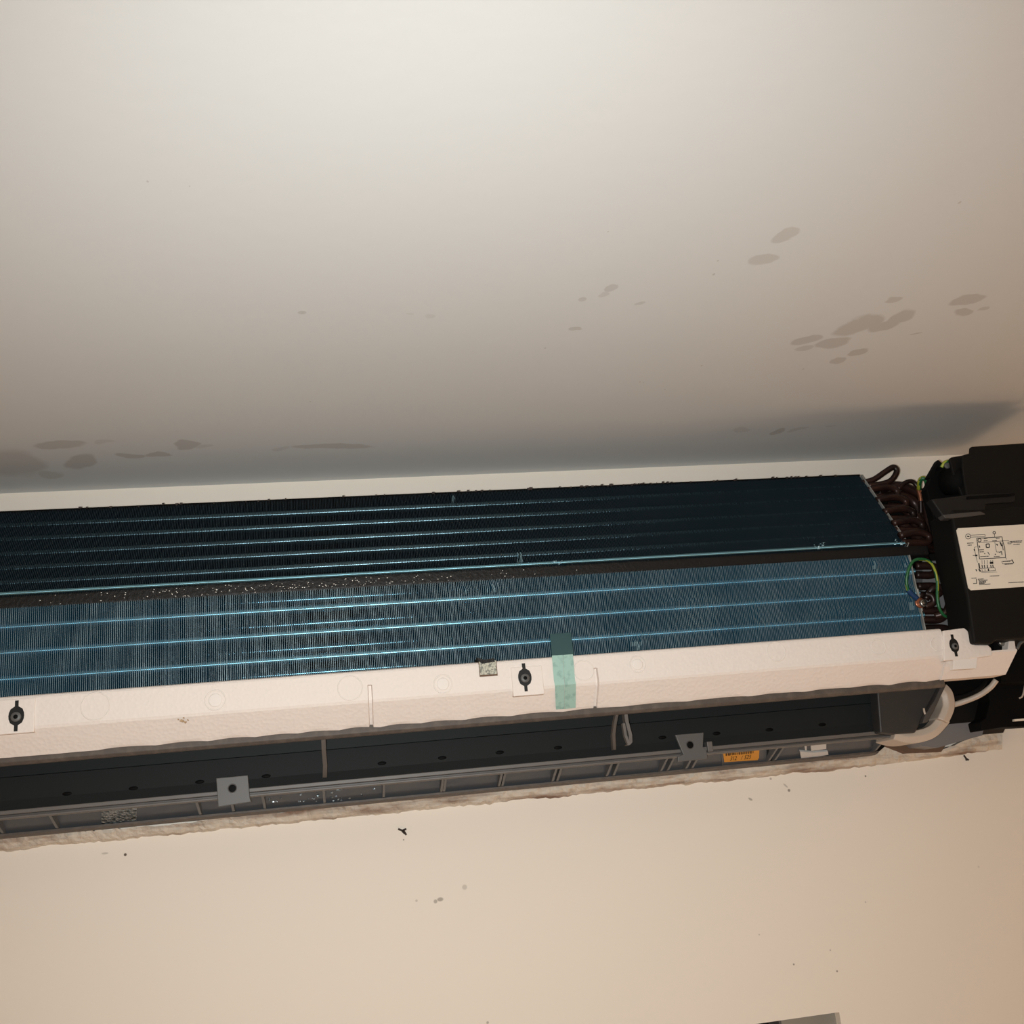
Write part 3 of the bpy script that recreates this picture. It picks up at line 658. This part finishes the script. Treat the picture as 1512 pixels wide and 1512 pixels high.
for (x, y, L) in [(820,412,60),(820,450,70),(1030,410,60),(970,448,80),(535,490,110),(545,525,70),(735,605,85),(750,640,75),(760,720,150),(995,720,100),(1280,460,200),(1290,480,185),(1330,510,110),(610,1092,90),(720,1108,100),(730,1130,160),(740,1148,120),(740,1166,120),(740,1182,100),(745,1200,190),(640,1182,60),(925,1055,165),(1245,1168,265),(1150,805,130),(1180,852,140)]: words(x, y, L)
ln(925, 828, 985, 825, 2.0); ln(675, 700, 712, 698, 1.6); ln(630, 702, 675, 700, .5); pl((1040, 500), (1060, 530), w=1.2); pl((1100, 470), (1130, 540), w=1.1); pl((1135, 480), (1155, 610), w=.7); pl((1085, 650), (1125, 630), (1135, 690), w=.8)
pl((660, 560), (700, 550)); pl((660, 560), (680, 690), (715, 820)); ln(655, 590, 665, 620, 1.2)
for x in (790, 830, 880, 940, 975): pl((x, 780), (x + 3, 850)); ln(x, 860, x + 8, 915, .9)
pl((735, 925), (1010, 910), (1025, 960), (745, 975)); pl((790, 935), (795, 975)); pl((840, 930), (845, 970)); pl((900, 925), (905, 968), w=1.2); pl((780, 995), (1050, 985), w=.3); ln(735, 830, 750, 920, 1.3); ln(685, 935, 700, 970, .9); ln(735, 935, 765, 970, 1.3)
pl((1130, 800), (1320, 785), (1335, 830), (1145, 845), (1130, 800)); ln(1300, 765, 1335, 830, .7); pl((1195, 735), (1215, 770)); pl((1235, 470), (1290, 465), (1290, 500), (1235, 500), (1235, 470), w=.5)
ln(695, 1105, 700, 1180, .8); ln(740, 530, 755, 565, 1.); ln(830, 665, 845, 670, 1.); ln(1010, 680, 1030, 680, 1.); ln(890, 640, 920, 690, .7)
mesh('wiring_print', v, f, MT['ink'], cbox)
# bottom notch with its screw
prism('notch_back', [(1466,945),(1492,943),(1490,961),(1468,962)], .175, .14, MT['box_d'], AC)
disc('notch_screw', P(1478, 949, .176), .0042, .003, MT['screw'], AC, 16)
prism('notch_clip', [(1490,944),(1498,944),(1500,958),(1498,966),(1467,968),(1467,963),(1488,961)], FD - .004, .17, MT['eps'], AC, .0006)
tube('side_clip', PT([(1502,958,.18),(1506,950,.18),(1514,944,.18)]), .0018, MT['bracket'], AC, 8)

# ------------------------------------------------------------------ earth wire
earth = tube('earth_wire', PT([(1347,882,.156),(1341,872,.160),(1338.5,858,.163),(1341,843,.166),(1348,829,.168),(1359,825.5,.168),(1372,829,.166),(1380,841,.163),(1384,860,.160),(1384,880,.158),(1387,898,.156),(1396,910,.152),(1410,910,.148)]), .0017, MT['green'], AC, 12, 8, MT['yellow'], .16)
earth['label'] = 'green and yellow striped wire'
tube('wire_sleeve', PT([(1341,871,.160),(1346,877,.159),(1354,884,.158)]), .0031, MT['blue'], earth, 12)
c = P(1362, 891, .1575)
disc('ring_terminal', c + Vector((-.0018, .002, .001)), .0062, .002, MT['copper_b'], earth, 20)
disc('terminal_screw', c, .0042, .0035, MT['screw'], earth, 16); ring('screw_groove', c + Vector((0, -.0035, 0)), .0022, .0004, MT['dimple'], earth, 14)
tube('earth_wire', PT([(1357,722,.10),(1358,711,.11),(1362,706,.115),(1367,709,.115),(1369,718,.11),(1370,740,.10)]), .0028, MT['green'], AC, 12, 8, MT['yellow'], .2)
tube('earth_wire', PT([(1390,690,.165),(1395,683,.168),(1402,681,.168),(1408,682,.165)]), .0022, MT['green'], AC, 12, 8, MT['yellow'], .2)
disc('wire_terminal', P(1398, 688, .17), .0035, .002, MT['bracket'], AC, 14)
tube('control_wire', PT([(1373,722,.13),(1374,745,.14),(1378,775,.14),(1388,810,.14)]), .0016, MT['box_t'], AC, 8)
tube('control_wire', PT([(1372,760,.145),(1375,775,.146),(1380,800,.146),(1392,822,.146)]), .0014, MT['box_d'], AC, 8)

# ------------------------------------------------------------------ bits stuck on the wall
def twig(name, lines, label):
    c = P(*lines[0][0], 0); root = None; v = []; f = []
    for l in lines:
        pts = catmull([P(x, y, .0015) for x, y in l], 4) if len(l) > 2 else [P(x, y, .0015) for x, y in l]
        for a, b in zip(pts, pts[1:]):
            t = (b - a).normalized(); nn = t.cross(Vector((0, 1, 0))) * .0011; k = len(v)
            for q in (a, b): v += [q + nn + Vector((0, .0015, 0)), q + Vector((0, -.0008, 0)), q - nn + Vector((0, .0015, 0))]
            f += [(k, k + 1, k + 4, k + 3), (k + 1, k + 2, k + 5, k + 4), (k + 2, k, k + 3, k + 5), (k, k + 1, k + 2), (k + 3, k + 4, k + 5)]
    v = [p + Vector((0, 0, Z0)) for p in v]
    return tag(mesh(name, v, f, MT['dark']), label, 'debris')
twig('dead_insect', [[(588,1224),(593,1226),(597,1228),(600,1233)],[(595,1226),(600,1224)],[(594,1227),(598,1231)]], 'tiny dark dead insect stuck on cream wall below the unit')
twig('plaster_splinter', [[(1424,1115),(1427,1119),(1431,1122)],[(1427,1119),(1428,1123)]], 'tiny brown splinter on wall under the patched plaster end')
